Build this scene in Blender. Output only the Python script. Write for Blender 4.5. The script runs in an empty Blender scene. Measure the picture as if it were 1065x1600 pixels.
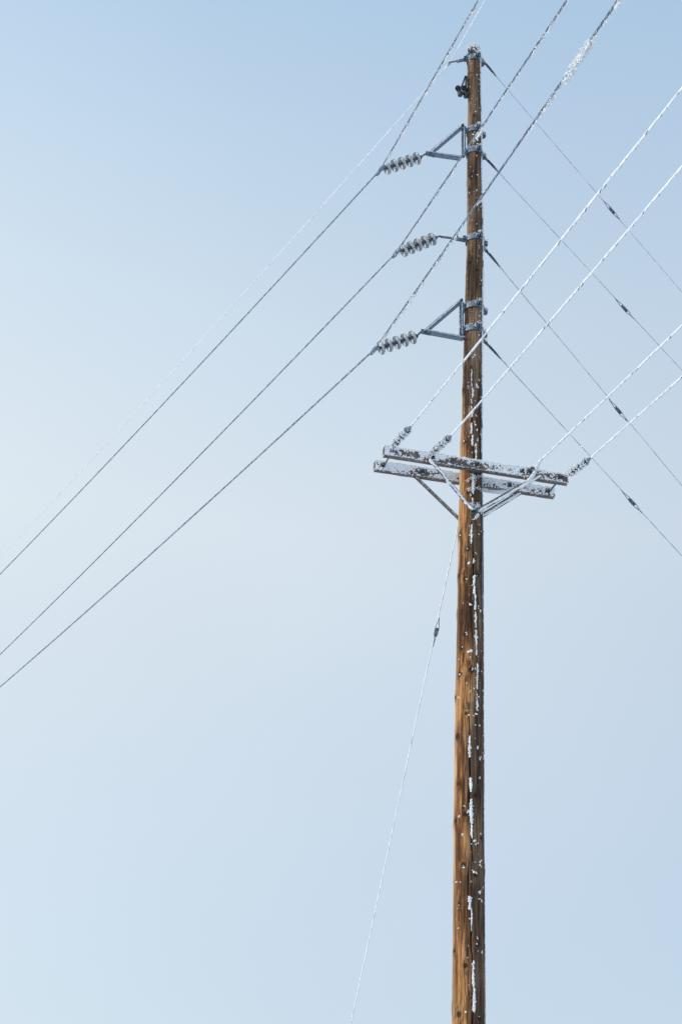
import bpy, math, random
import numpy as np
from mathutils import Vector, Matrix

random.seed(11)
rng = np.random.default_rng(7)
SC = bpy.context.scene
COL = SC.collection

# ------------------------------------------------------------------ camera
F_PX, CX, CY = 2222.2, 532.5, 800.0           # 50 mm lens on a 24 x 36 frame held upright
PITCH, ROLL = math.radians(26.306), math.radians(2.8885)
CAM = np.array([0.0, 0.0, 1.6])
FWD = np.array([0, math.cos(PITCH), math.sin(PITCH)])
R0 = np.array([1.0, 0, 0]); U0 = np.cross(R0, FWD)
RI = math.cos(ROLL)*R0 + math.sin(ROLL)*U0
UI = -math.sin(ROLL)*R0 + math.cos(ROLL)*U0
cd = bpy.data.cameras.new('camera'); cam = bpy.data.objects.new('camera', cd); COL.objects.link(cam)
cd.sensor_fit = 'VERTICAL'; cd.sensor_height = 36.0; cd.sensor_width = 24.0; cd.lens = 50.0
cd.clip_start = 0.05; cd.clip_end = 6000
M4 = Matrix.Identity(4)
for i in range(3):
    M4[i][0] = RI[i]; M4[i][1] = UI[i]; M4[i][2] = -FWD[i]; M4[i][3] = CAM[i]
cam.matrix_world = M4
SC.camera = cam

# ------------------------------------------------------------------ sky and sun
SUN_EL, SUN_AZ = math.radians(24), math.radians(-100)     # azimuth from +Y towards +X: low sun on the left
sun_dir = Vector((math.sin(SUN_AZ)*math.cos(SUN_EL), math.cos(SUN_AZ)*math.cos(SUN_EL), math.sin(SUN_EL)))
W = bpy.data.worlds.new('World'); SC.world = W; W.use_nodes = True
wn = W.node_tree.nodes; wl = W.node_tree.links; wn.clear()
wo = wn.new('ShaderNodeOutputWorld'); bg = wn.new('ShaderNodeBackground'); sky = wn.new('ShaderNodeTexSky')
sky.sky_type = 'NISHITA'; sky.sun_disc = False
sky.sun_elevation = SUN_EL; sky.sun_rotation = SUN_AZ
sky.air_density = 1.0; sky.dust_density = 1.0; sky.ozone_density = 2.5; sky.altitude = 800
# thin winter mist: pale, thickest towards the horizon
tc = wn.new('ShaderNodeTexCoord'); sx = wn.new('ShaderNodeSeparateXYZ'); wl.new(tc.outputs['Generated'], sx.inputs[0])
ramp = wn.new('ShaderNodeValToRGB'); wl.new(sx.outputs['Z'], ramp.inputs[0]); el = ramp.color_ramp.elements
MIST = [(0.0, (.70, .815, .925)), (.22, (.745, .86, .96)), (.43, (.82, .92, .995)), (.57, (.70, .845, .985)), (.72, (.505, .705, .93)), (1.0, (.42, .64, .90))]
while len(el) < len(MIST): el.new(.5)
for e_, (p_, c_) in zip(el, MIST): e_.position = p_; e_.color = (*c_, 1)
dot = wn.new('ShaderNodeVectorMath'); dot.operation = 'DOT_PRODUCT'; wl.new(tc.outputs['Generated'], dot.inputs[0]); dot.inputs[1].default_value = sun_dir
glow = wn.new('ShaderNodeVectorMath'); glow.operation = 'MULTIPLY_ADD'      # mist is paler and brighter towards the sun
wl.new(dot.outputs['Value'], glow.inputs[0]); glow.inputs[1].default_value = (.46, .36, .22); glow.inputs[2].default_value = (.95, .945, .94)
vm = wn.new('ShaderNodeVectorMath'); vm.operation = 'MULTIPLY'; wl.new(ramp.outputs[0], vm.inputs[0]); wl.new(glow.outputs[0], vm.inputs[1])
vs = wn.new('ShaderNodeVectorMath'); vs.operation = 'SCALE'; wl.new(vm.outputs[0], vs.inputs[0]); vs.inputs['Scale'].default_value = 1 / .15
hz = wn.new('ShaderNodeTexNoise'); hz.inputs['Scale'].default_value = 3.5; hz.inputs['Detail'].default_value = 5; wl.new(tc.outputs['Generated'], hz.inputs['Vector'])
hm = wn.new('ShaderNodeMapRange'); hm.inputs['To Min'].default_value = .955; hm.inputs['To Max'].default_value = 1.045; wl.new(hz.outputs['Fac'], hm.inputs['Value'])
v2 = wn.new('ShaderNodeVectorMath'); v2.operation = 'SCALE'; wl.new(vs.outputs[0], v2.inputs[0]); wl.new(hm.outputs[0], v2.inputs['Scale']); vs = v2
mx = wn.new('ShaderNodeMix'); mx.data_type = 'RGBA'; mx.inputs['Factor'].default_value = .8
wl.new(sky.outputs[0], mx.inputs['A']); wl.new(vs.outputs[0], mx.inputs['B'])
wl.new(mx.outputs['Result'], bg.inputs['Color']); bg.inputs['Strength'].default_value = 0.15
wl.new(bg.outputs[0], wo.inputs['Surface'])
sl = bpy.data.lights.new('sun', 'SUN'); so = bpy.data.objects.new('sun', sl); COL.objects.link(so)
sl.energy = 2.4; sl.angle = math.radians(3.0); sl.color = (1.0, 0.93, 0.82)
so.rotation_euler = sun_dir.to_track_quat('Z', 'Y').to_euler()
so.location = (-30, 0, 30)
SC.view_settings.view_transform = 'Standard'; SC.view_settings.look = 'None'
SC.view_settings.exposure = 0.0; SC.view_settings.gamma = 1.0; SC.view_settings.use_curve_mapping = False

# ------------------------------------------------------------------ measuring helpers
def ray(x, y):
    v = FWD*F_PX + RI*(x-CX) - UI*(y-CY)
    return v/np.linalg.norm(v)
def on_z(x, y, z):
    r = ray(x, y); return CAM + r*((z-CAM[2])/r[2])
def on_vp(x, y, P, d):
    """point of the vertical plane through P with horizontal direction d seen at x, y of the photograph"""
    n = np.array([d[1], -d[0], 0.0]); r = ray(x, y)
    return CAM + r*(((np.array(P)-CAM) @ n)/(r @ n))
def px(p):
    q = np.array(p)-CAM; z = q @ FWD
    return CX+F_PX*(q @ RI)/z, CY-F_PX*(q @ UI)/z
def unit(v):
    v = np.array(v, float); return v/np.linalg.norm(v)
def hdir(deg):
    a = math.radians(deg); return np.array([-math.sin(a), math.cos(a), 0.0])

PX, PY = 1.62196, 15.91758                       # the pole stands here
def axis_z(y):
    lo, hi = 0.0, 40.0
    for _ in range(50):
        m = (lo+hi)/2
        if px((PX, PY, m))[1] > y: lo = m
        else: hi = m
    return lo
Z_TOP = axis_z(76)
# girth and slight crookedness along the height (z, diameter, sideways offset)
_tab = np.array([[-1, .400, 0], [2, .375, 0], [3.49, .356, .006], [6.27, .344, -.008], [8.69, .318, -.002], [9.6, .30, -.004], [10.1, .284, -.004],
                 [10.55, .280, -.004], [10.9, .262, .010], [11.43, .256, .012], [12.2, .243, .020], [13.2, .236, .034], [14.2, .226, .034], [15.1, .210, .022],
                 [16.2, .194, .018], [16.7, .187, .010], [17.4, .180, .004]])
def diam(z): return np.interp(z, _tab[:, 0], _tab[:, 1])
def offx(z): return np.interp(z, _tab[:, 0], _tab[:, 2])
def cen(z): return np.array([PX+float(offx(z)), PY, z])
def rad(z): return float(diam(z))/2

# value noise on arrays
_perm = rng.random((64, 64, 64))
def vnoise(x, y, z):
    x, y, z = np.broadcast_arrays(x, y, z)
    xi, yi, zi = np.floor(x).astype(int), np.floor(y).astype(int), np.floor(z).astype(int)
    xf, yf, zf = x-xi, y-yi, z-zi
    xf, yf, zf = [t*t*(3-2*t) for t in (xf, yf, zf)]
    def g(a, b, c): return _perm[(xi+a) & 63, (yi+b) & 63, (zi+c) & 63]
    r = 0
    for a in (0, 1):
        for b in (0, 1):
            for c in (0, 1):
                r = r + g(a, b, c)*(xf if a else 1-xf)*(yf if b else 1-yf)*(zf if c else 1-zf)
    return r*2-1

# ------------------------------------------------------------------ object helpers
def tag(o, label, cat, group=None):
    o['label'] = label; o['category'] = cat
    if group: o['group'] = group
    return o
def thing(name, label, cat, loc, group=None):
    o = bpy.data.objects.new(name, None); COL.objects.link(o)
    o.location = Vector(loc); o.empty_display_size = .1
    return tag(o, label, cat, group)
def place(me, name, mat, parent):
    o = bpy.data.objects.new(name, me); COL.objects.link(o)
    if mat: me.materials.append(mat)
    if parent is not None:
        o.parent = parent
        base = Vector((0, 0, 0)); p = parent
        while p is not None: base += p.location; p = p.parent
        o.location = -base
    return o

class MB:
    """collects shapes in world coordinates; build() links them as one mesh object"""
    def __init__(s): s.v = []; s.f = []; s.uv = []; s.sm = []; s.cr = []
    def add(s, verts, faces, uvs=None, smooth=False):
        b = len(s.v); s.v += [tuple(float(c) for c in p) for p in verts]
        for i, f in enumerate(faces):
            s.f.append(tuple(b+k for k in f)); s.uv.append(uvs[i] if uvs else [(0, 0)]*len(f)); s.sm.append(smooth)
    def tube(s, pts, r, n=8, cap=True, v0=0.0):
        pts = [np.array(p, float) for p in pts]; rs = r if hasattr(r, '__len__') else [r]*len(pts)
        V, Fa, U = [], [], []; L = v0; prev = None; Ls = []
        for i, p in enumerate(pts):
            t = unit(pts[min(i+1, len(pts)-1)]-pts[max(i-1, 0)])
            if prev is None:
                a = np.cross(t, (0, 0, 1));
                if np.linalg.norm(a) < 1e-3: a = np.cross(t, (0, 1, 0))
                a = unit(a)
            else: a = unit(prev-t*(prev @ t))
            prev = a; b = np.cross(t, a)
            if i: L += np.linalg.norm(p-pts[i-1])
            Ls.append(L)
            for k in range(n):
                c = 2*math.pi*k/n; V.append(p+rs[i]*(math.cos(c)*a+math.sin(c)*b))
        for i in range(len(pts)-1):
            for k in range(n):
                k2 = (k+1) % n
                Fa.append((i*n+k, i*n+k2, (i+1)*n+k2, (i+1)*n+k))
                U.append([(k/n, Ls[i]), ((k+1)/n, Ls[i]), ((k+1)/n, Ls[i+1]), (k/n, Ls[i+1])])
        s.add(V, Fa, U, True)
        if cap:
            m = (len(pts)-1)*n
            s.add([V[k] for k in range(n)][::-1], [tuple(range(n))]); s.add([V[m+k] for k in range(n)], [tuple(range(n))])
        return s
    def bar(s, p0, p1, w, h, up=(0, 0, 1), shift=(0, 0)):
        """box from p0 to p1, w across, h along 'up'"""
        p0, p1 = np.array(p0, float), np.array(p1, float); t = unit(p1-p0); a = unit(np.cross(t, up)); b = np.cross(a, t)
        o = a*shift[0]+b*shift[1]; V = []
        bv = min(w, h)*.12
        for p, q in ((p0, 1), (p1, -1)):
            for (i, j) in ((-1, -1), (1, -1), (1, 1), (-1, 1)):
                V.append(p+o+a*i*w/2+b*j*h/2)
        s.add(V, [(3, 2, 1, 0), (4, 5, 6, 7), (0, 1, 5, 4), (1, 2, 6, 5), (2, 3, 7, 6), (3, 0, 4, 7)])
        return s
    def beam(s, p0, p1, w, h, up=(0, 0, 1), ch=.008, n=40, wob=.002):
        """sawn timber with eased arrises and slightly uneven faces"""
        p0, p1 = np.array(p0, float), np.array(p1, float); t = unit(p1-p0); a = unit(np.cross(t, up)); b = np.cross(a, t)
        prof = [(-w/2+ch, -h/2), (w/2-ch, -h/2), (w/2, -h/2+ch), (w/2, h/2-ch), (w/2-ch, h/2), (-w/2+ch, h/2), (-w/2, h/2-ch), (-w/2, -h/2+ch)]
        V, Fa = [], []; m = len(prof)
        for i in range(n+1):
            c = p0+(p1-p0)*i/n
            for x, y in prof: V.append(c+a*(x+random.uniform(-wob, wob))+b*(y+random.uniform(-wob, wob)))
        for i in range(n):
            for k in range(m): Fa.append((i*m+k, i*m+(k+1) % m, (i+1)*m+(k+1) % m, (i+1)*m+k))
        Fa.append(tuple(range(m))[::-1]); Fa.append(tuple(n*m+k for k in range(m)))
        s.add(V, Fa); return s
    def lathe(s, p0, t, prof, n=24, smooth=True):
        """prof: (distance along t, radius)"""
        p0 = np.array(p0, float); t = unit(t); a = np.cross(t, (0, 0, 1))
        if np.linalg.norm(a) < 1e-3: a = np.cross(t, (0, 1, 0))
        a = unit(a); b = np.cross(t, a); V, Fa = [], []
        for d, r in prof:
            for k in range(n):
                c = 2*math.pi*k/n; V.append(p0+t*d+r*(math.cos(c)*a+math.sin(c)*b))
        for i in range(len(prof)-1):
            for k in range(n): Fa.append((i*n+k, i*n+(k+1) % n, (i+1)*n+(k+1) % n, (i+1)*n+k))
        Fa.append(tuple(range(n))[::-1]); Fa.append(tuple((len(prof)-1)*n+k for k in range(n)))
        s.add(V, Fa, None, smooth); return s
    def bolt(s, p, t, r=.016, h=.014, shank=.03):
        s.lathe(p, t, [(-.01, r*1.5), (.003, r*1.5), (.0035, r), (h, r), (h+.001, r*.55), (h+shank, r*.5)], 6, False); return s
    def crystal(s, p, d, L, w): s.cr.append((*p, *d, L, w))
    def crystals(s, P, D, L, w):
        s.cr += np.concatenate([P, D, L[:, None], w[:, None]], 1).tolist()
    def clump(s, c, r, n, L=(.008, .022), w=(.003, .007), flat=(1, 1, 1)):
        D = rng.normal(size=(n, 3)); D /= np.linalg.norm(D, axis=1)[:, None]
        P = np.array(c)+D*np.array(flat)*r*rng.uniform(.2, 1, (n, 1))-D*.004
        s.crystals(P, D+rng.normal(size=(n, 3))*.5, rng.uniform(*L, n), rng.uniform(*w, n))
    def grow(s):
        """frost needles and plates: slim double pyramids"""
        if not s.cr: return
        A = np.array(s.cr, float); s.cr = []; n = len(A); p, d, L, w = A[:, :3], A[:, 3:6], A[:, 6:7], A[:, 7:8]
        d = d/np.linalg.norm(d, axis=1)[:, None]; a = np.cross(d, rng.normal(size=(n, 3))); a /= np.linalg.norm(a, axis=1)[:, None]; b = np.cross(d, a)
        m = p+d*L*rng.uniform(.3, .6, (n, 1)); w2 = w*rng.uniform(.3, .8, (n, 1))
        V = np.stack([p, m+a*w, m+b*w2, m-a*w, m-b*w2, p+d*L], 1).reshape(-1, 3)
        T = np.array([(0, 2, 1), (0, 3, 2), (0, 4, 3), (0, 1, 4), (5, 1, 2), (5, 2, 3), (5, 3, 4), (5, 4, 1)])
        Fa = (np.arange(n)[:, None, None]*6+T[None]).reshape(-1, 3)+len(s.v)
        s.v += V.tolist(); s.f += [tuple(q) for q in Fa.tolist()]; s.uv += [[(0, 0)]*3]*len(Fa); s.sm += [False]*len(Fa)
    def build(s, name, mat, parent=None, stuff=False):
        s.grow()
        me = bpy.data.meshes.new(name); me.from_pydata(s.v, [], s.f)
        uvl = me.uv_layers.new(name='UVMap')
        uvl.data.foreach_set('uv', np.array([c for f in s.uv for q in f for c in q], dtype=np.float32))
        me.polygons.foreach_set('use_smooth', np.array(s.sm, dtype=bool)); me.update()
        o = place(me, name, mat, parent)
        if stuff: o['kind'] = 'stuff'
        return o

# ------------------------------------------------------------------ materials
class NT:
    def __init__(s, name):
        s.m = bpy.data.materials.new(name); s.m.use_nodes = True; s.t = s.m.node_tree; s.n = s.t.nodes; s.n.clear()
        s.out = s.n.new('ShaderNodeOutputMaterial'); s.p = s.n.new('ShaderNodeBsdfPrincipled'); s.l(s.p.outputs[0], s.out.inputs['Surface'])
    def l(s, a, b): s.t.links.new(a, b)
    def node(s, t, **k):
        n = s.n.new('ShaderNode'+t)
        for a, b in k.items():
            if a in n.inputs.keys() if hasattr(n.inputs, 'keys') else False: n.inputs[a].default_value = b
            else: setattr(n, a, b)
        return n
    def coords(s, kind='Object', scale=(1, 1, 1)):
        c = s.n.new('ShaderNodeTexCoord'); m = s.n.new('ShaderNodeMapping'); m.inputs['Scale'].default_value = scale
        s.l(c.outputs[kind], m.inputs['Vector']); return m.outputs[0]
    def noise(s, vec, scale, detail=4, rough=.6, dist=0):
        n = s.n.new('ShaderNodeTexNoise'); s.l(vec, n.inputs['Vector']); n.inputs['Scale'].default_value = scale
        n.inputs['Detail'].default_value = detail; n.inputs['Roughness'].default_value = rough; n.inputs['Distortion'].default_value = dist
        return n.outputs['Fac']
    def ramp(s, fac, stops):
        r = s.n.new('ShaderNodeValToRGB'); s.l(fac, r.inputs[0]); e = r.color_ramp.elements
        while len(e) < len(stops): e.new(.5)
        for i, (p, c) in enumerate(stops): e[i].position = p; e[i].color = (*c, 1) if len(c) == 3 else c
        return r.outputs[0]
    def mix(s, fac, a, b, mode='MIX'):
        m = s.n.new('ShaderNodeMix'); m.data_type = 'RGBA'; m.blend_type = mode
        for v, k in ((fac, 'Factor'), (a, 'A'), (b, 'B')):
            if isinstance(v, (int, float)): m.inputs[k].default_value = v
            elif isinstance(v, tuple): m.inputs[k].default_value = (*v, 1)
            else: s.l(v, m.inputs[k])
        return m.outputs['Result']
    def math(s, op, a, b=None, c=None, clamp=False):
        m = s.n.new('ShaderNodeMath'); m.operation = op; m.use_clamp = clamp
        for i, v in enumerate((a, b, c)):
            if v is None: continue
            if isinstance(v, (int, float)): m.inputs[i].default_value = v
            else: s.l(v, m.inputs[i])
        return m.outputs[0]
    def attr(s, name):
        a = s.n.new('ShaderNodeAttribute'); a.attribute_name = name; return a.outputs['Fac']
    def step(s, fac, lo, hi):
        m = s.n.new('ShaderNodeMapRange'); m.inputs['From Min'].default_value = lo; m.inputs['From Max'].default_value = hi; m.interpolation_type = 'SMOOTHSTEP'
        s.l(fac, m.inputs['Value']); return m.outputs[0]
    def bump(s, h, strength, dist):
        b = s.n.new('ShaderNodeBump'); b.inputs['Strength'].default_value = strength; b.inputs['Distance'].default_value = dist
        s.l(h, b.inputs['Height']); s.l(b.outputs[0], s.p.inputs['Normal'])
    def col(s, c): s.l(c, s.p.inputs['Base Color']) if not isinstance(c, tuple) else setattr(s.p.inputs['Base Color'], 'default_value', (*c, 1))
    def rough(s, r): s.l(r, s.p.inputs['Roughness']) if not isinstance(r, (int, float)) else setattr(s.p.inputs['Roughness'], 'default_value', r)

def mat_frost(name, base=(.86, .89, .93), trans=.3):
    t = NT(name); v = t.coords(); n = t.noise(v, 60, 3)
    t.col(t.ramp(n, [(.3, tuple(c*.9 for c in base)), (.7, base)])); t.rough(.7); t.p.inputs['Specular IOR Level'].default_value = .2
    tr = t.n.new('ShaderNodeBsdfTranslucent'); tr.inputs[0].default_value = (*base, 1)
    ms = t.n.new('ShaderNodeMixShader'); ms.inputs[0].default_value = trans
    t.l(t.p.outputs[0], ms.inputs[1]); t.l(tr.outputs[0], ms.inputs[2]); t.l(ms.outputs[0], t.out.inputs['Surface'])
    t.bump(t.noise(v, 140, 3), .5, .004); return t.m

def mat_pole():
    t = NT('creosoted pole wood')
    g1 = t.noise(t.coords('Object', (1, 1, .028)), 42, 5, .6, .7); g2 = t.noise(t.coords('Object', (1, 1, .02)), 150, 3, .65, .3)
    big = t.noise(t.coords('Object', (1, 1, .16)), 5.0, 4, .55)
    g = t.math('ADD', t.math('MULTIPLY', g1, .55), t.math('MULTIPLY', g2, .45))
    g = t.math('ADD', g, t.math('MULTIPLY', t.math('SUBTRACT', big, .5), .62))
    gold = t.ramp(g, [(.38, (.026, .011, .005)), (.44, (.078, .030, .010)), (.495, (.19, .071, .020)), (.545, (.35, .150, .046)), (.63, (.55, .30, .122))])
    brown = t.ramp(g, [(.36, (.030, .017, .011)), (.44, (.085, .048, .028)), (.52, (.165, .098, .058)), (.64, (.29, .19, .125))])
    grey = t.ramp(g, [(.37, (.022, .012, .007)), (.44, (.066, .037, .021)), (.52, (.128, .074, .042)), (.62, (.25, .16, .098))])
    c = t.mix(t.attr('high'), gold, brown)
    c = t.mix(t.attr('past_crack'), c, grey)
    # dark resin streaks and fine drying checks running with the grain
    st = t.noise(t.coords('Object', (1, 1, .045)), 34, 4, .7, 1.2)
    c = t.mix(t.math('MULTIPLY', t.step(st, .46, .38), .82), c, (.040, .019, .010))
    ck = t.noise(t.coords('Object', (1, 1, .012)), 120, 2, .5)
    c = t.mix(t.math('MULTIPLY', t.step(ck, .36, .30), .85), c, (.014, .008, .005))
    c = t.mix(t.attr('sunlit_edge'), c, t.ramp(g, [(.38, (.24, .125, .052)), (.58, (.60, .42, .235))]))  # sunlit left edge, put into the colour as paler wood
    c = t.mix(t.math('MULTIPLY', t.attr('knot'), .95, clamp=True), c, (.016, .009, .006))
    c = t.mix(t.attr('crack'), c, (.006, .005, .004))
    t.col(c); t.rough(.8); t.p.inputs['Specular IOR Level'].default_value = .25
    t.bump(g, .8, .014); return t.m

def mat_timber():
    t = NT('weathered crossarm wood'); v = t.coords('UV') if False else t.coords('Generated', (2.2, .5, .5))
    n1 = t.noise(t.coords('Object', (9, 40, 40)), 1.0, 5, .65); n2 = t.noise(t.coords('Object', (3, 6, 6)), 1.0, 3)
    g = t.math('ADD', t.math('MULTIPLY', n1, .7), t.math('MULTIPLY', n2, .3))
    t.col(t.ramp(g, [(.35, (.035, .026, .022)), (.5, (.12, .092, .080)), (.65, (.24, .19, .165))])); t.rough(.85); t.bump(g, .6, .006); return t.m

def mat_metal(name, a, b, rough=.5, metal=.6, scale=30):
    t = NT(name); n = t.noise(t.coords(), scale, 5, .65)
    t.col(t.ramp(n, [(.35, a), (.65, b)])); t.rough(rough); t.p.inputs['Metallic'].default_value = metal
    t.bump(n, .25, .003); return t.m

def mat_strand(name, dark, light, K, N, lo, hi, rough=.55, metal=.3, ns=14):
    """stranded cable: lay lines wind round the wire; UV u = round the wire, v = metres along it"""
    t = NT(name); c = t.n.new('ShaderNodeTexCoord'); s = t.n.new('ShaderNodeSeparateXYZ'); t.l(c.outputs['UV'], s.inputs[0])
    ph = t.math('ADD', t.math('MULTIPLY', s.outputs['Y'], K), t.math('MULTIPLY', s.outputs['X'], N))
    n = t.noise(t.coords('Object'), ns, 4, .6)
    ph = t.math('ADD', ph, t.math('MULTIPLY', t.noise(t.coords('Object'), 2.5, 3, .6), 5.0))
    sn = t.math('SINE', t.math('MULTIPLY', ph, 2*math.pi))
    f = t.math('ADD', t.math('MULTIPLY', sn, .45), t.math('MULTIPLY', t.math('SUBTRACT', n, .5), 3.0))
    f = t.step(f, lo, hi)
    t.col(t.mix(f, dark, light)); t.rough(rough); t.p.inputs['Metallic'].default_value = metal
    t.bump(sn, .5, .003); return t.m

def mat_glaze():
    t = NT('grey glazed porcelain'); n = t.noise(t.coords(), 25, 4)
    t.col(t.ramp(n, [(.3, (.075, .115, .165)), (.7, (.19, .255, .335))])); t.rough(.3)
    return t.m

def mat_snow():
    t = NT('snow'); v = t.coords(); n = t.noise(v, .3, 6); t.col(t.ramp(n, [(.3, (.74, .78, .84)), (.7, (.82, .85, .89))])); t.rough(.75); t.bump(n, .4, .2); return t.m

FROST = mat_frost('hoar frost', (.95, .962, .975), .36); RIME = mat_frost('packed rime', (.945, .955, .97), .06)
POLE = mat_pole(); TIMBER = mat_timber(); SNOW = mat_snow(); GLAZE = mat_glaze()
STEEL = mat_metal('galvanised steel', (.085, .118, .165), (.18, .235, .30), .5, .3)
DARK = mat_metal('dark forged steel', (.035, .042, .055), (.12, .14, .17), .55, .5)
BLACK = mat_metal('black plastic', (.012, .013, .016), (.03, .032, .036), .45, 0)
BRACE = mat_metal('brown steel brace', (.10, .08, .075), (.24, .20, .185), .7, .2)
ALU = mat_strand('aluminium conductor', (.12, .155, .20), (.46, .52, .58), 9, 3, .1, .55, .5, .4)
COAT = mat_strand('frost coated conductor', (.12, .13, .15), (.75, .78, .82), 8.0, 3, -.66, -.42, .8, 0, 12)
GUY = mat_strand('galvanised guy strand', (.27, .31, .36), (.74, .79, .84), 12, 3, -.5, .7, .6, .2, 9)
PALE = mat_strand('frosted guy strand', (.33, .37, .42), (.84, .87, .91), 12, 3, -.75, -.15, .8, 0, 9)

# ------------------------------------------------------------------ ground
def make_ground():
    xs = np.concatenate([np.linspace(-2500, -60, 12), np.linspace(-55, 55, 70), np.linspace(60, 2500, 12)])
    X, Y = np.meshgrid(xs, xs+15); Z = .25*vnoise(X/14, Y/14, 0*X)+.06*vnoise(X/3.1, Y/3.1, 0*X+5)-.25
    n = len(xs); V = np.stack([X, Y, Z], -1).reshape(-1, 3)
    i = np.arange(n*n).reshape(n, n); Q = np.stack([i[:-1, :-1], i[:-1, 1:], i[1:, 1:], i[1:, :-1]], -1).reshape(-1, 4)
    me = bpy.data.meshes.new('ground'); me.from_pydata(V.tolist(), [], Q.tolist()); me.polygons.foreach_set('use_smooth', np.ones(len(Q), bool))
    o = place(me, 'ground', SNOW, None); o['kind'] = 'structure'; o['label'] = 'snow covered ground under the power line'
make_ground()

# ------------------------------------------------------------------ pole
TH_CAM = math.atan2(-PY, -PX)                    # side of the pole that faces the photographer
def pole_hit(x, y):
    """angle and height of the spot of the pole's surface seen at x, y"""
    z = axis_z(y); r = ray(x, y)
    for _ in range(6):
        c = cen(z); R = rad(z); o = (CAM-c)[:2]; d = r[:2]; A = d @ d; Bq = o @ d; Cq = o @ o-R*R; D = Bq*Bq-A*Cq
        k = (-Bq-math.sqrt(D))/A if D > 0 else -Bq/A
        P = CAM+r*k; z = P[2]
    return math.atan2(P[1]-c[1], P[0]-c[0]), z
KNOTS = [(718, 836, 5), (731, 858, 6), (717, 900, 6), (727, 904, 5), (745, 898, 4), (747, 834, 4), (735, 947, 6), (726.6, 991, 6), (721.5, 1013, 4), (736, 1047, 7),
         (719, 1054, 6), (715, 1151, 8), (726.6, 1272, 6), (711.6, 1283, 5), (741.6, 1243, 5), (723.6, 1351, 5), (742, 1367, 5), (718, 1413, 4), (727, 1509, 5), (717, 1585, 6),
         (745, 1476, 4), (710.4, 1486, 4), (747, 1591, 4), (724, 609, 5), (726, 691, 5), (734.6, 411, 4), (744.5, 422, 4), (736, 275, 3.5), (740, 181, 3.5), (733, 300, 3),
         (744, 350, 3), (733, 560, 4), (738, 640, 4), (712, 1090, 4), (713, 960, 4), (728, 1115, 4), (731, 770, 5), (737, 1560, 4), (716, 1225, 4), (750, 1310, 4)]
CRACKS = [[(735.5, 572), (736.5, 600), (737.5, 612), (735.5, 630), (737, 650), (735.5, 668), (737.5, 690), (741, 712), (739, 740), (738, 775)],
          [(734.5, 815), (737, 845), (739, 870), (739, 900), (741.5, 935), (743, 965), (744, 1000), (744.2, 1022), (745, 1045), (745.5, 1075), (745, 1096), (744, 1118)],
          [(731.6, 1098), (733, 1145), (733.3, 1180), (734, 1215), (732, 1250), (735.5, 1290), (735, 1306), (737.6, 1345)],
          [(731.5, 1352), (730, 1395), (734, 1410), (736.7, 1428), (735.4, 1469), (737.6, 1503), (740, 1544), (738.6, 1578), (737.6, 1602), (738, 1660)],
          [(744, 230), (745, 280), (743.5, 330)], [(721, 940), (722, 1000)], [(716, 1380), (717.5, 1440)], [(722, 560), (724, 590)]]
CR = []
for ci, path in enumerate(CRACKS):
    q = np.array([pole_hit(*p) for p in path]); q = q[np.argsort(q[:, 1])]; CR.append((q[:, 0], q[:, 1], .0065 if ci < 4 else .003))
KN = [(*pole_hit(x, y), s*.0092) for x, y, s in KNOTS]
for _ in range(60):                              # knots on the side turned away
    z = random.uniform(.5, 16.5); KN.append((TH_CAM+math.pi+random.uniform(-1.4, 1.4), z, random.uniform(.02, .05)))
def angd(a, b): return (a-b+math.pi) % (2*math.pi)-math.pi
def surf(th, z, crack=True):
    """radius of the shaft at angle th, height z, and the knot and crack masks"""
    R = diam(z)/2
    cx_, cy_ = np.cos(th), np.sin(th)
    R = R+.006*vnoise(cx_*1.3+9, cy_*1.3+9, z*1.3)+.0034*vnoise(cx_*9+20, cy_*9+20, z*1.4)+.0011*vnoise(cx_*24+30, cy_*24+30, z*2.2)
    kn = np.zeros_like(R); ck = np.zeros_like(R)
    for a, kz, s in KN:
        m = np.abs(z-kz) < s*5
        if not m.any(): continue
        da = angd(th[m], a)*R[m]; dz = z[m]-kz; d2 = (da/s)**2+(dz/(s*1.15))**2
        R[m] += .011*np.exp(-d2*.45)-.006*np.exp(-d2*5)
        halo = .62*np.exp(-((da/(s*.75))**2+(dz/(s*2.2))**2))*(.6+.4*vnoise(da*160, dz*14, 0*dz+a*9))
        kn[m] = np.maximum(kn[m], np.maximum(np.clip(1.9-2.4*np.sqrt(d2), 0, 1), halo))
    if crack:
        for a, cz, w in CR:
            m = (z > cz[0]) & (z < cz[-1])
            if not m.any(): continue
            aa = np.interp(z[m], cz, a)+.02*vnoise(z[m]*7, 0*z[m], 0*z[m]+3); d = np.abs(angd(th[m], aa))*R[m]
            taper = np.clip(np.minimum(z[m]-cz[0], cz[-1]-z[m])/.12, 0, 1)
            ww = w*(.35+.65*taper)*(1+.4*vnoise(z[m]*5, 0*z[m], 0*z[m]))
            g = np.clip(1.25-d/ww, 0, 1); R[m] -= .03*g*(w/.0065); ck[m] = np.maximum(ck[m], g)
    return R, kn, ck

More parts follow.
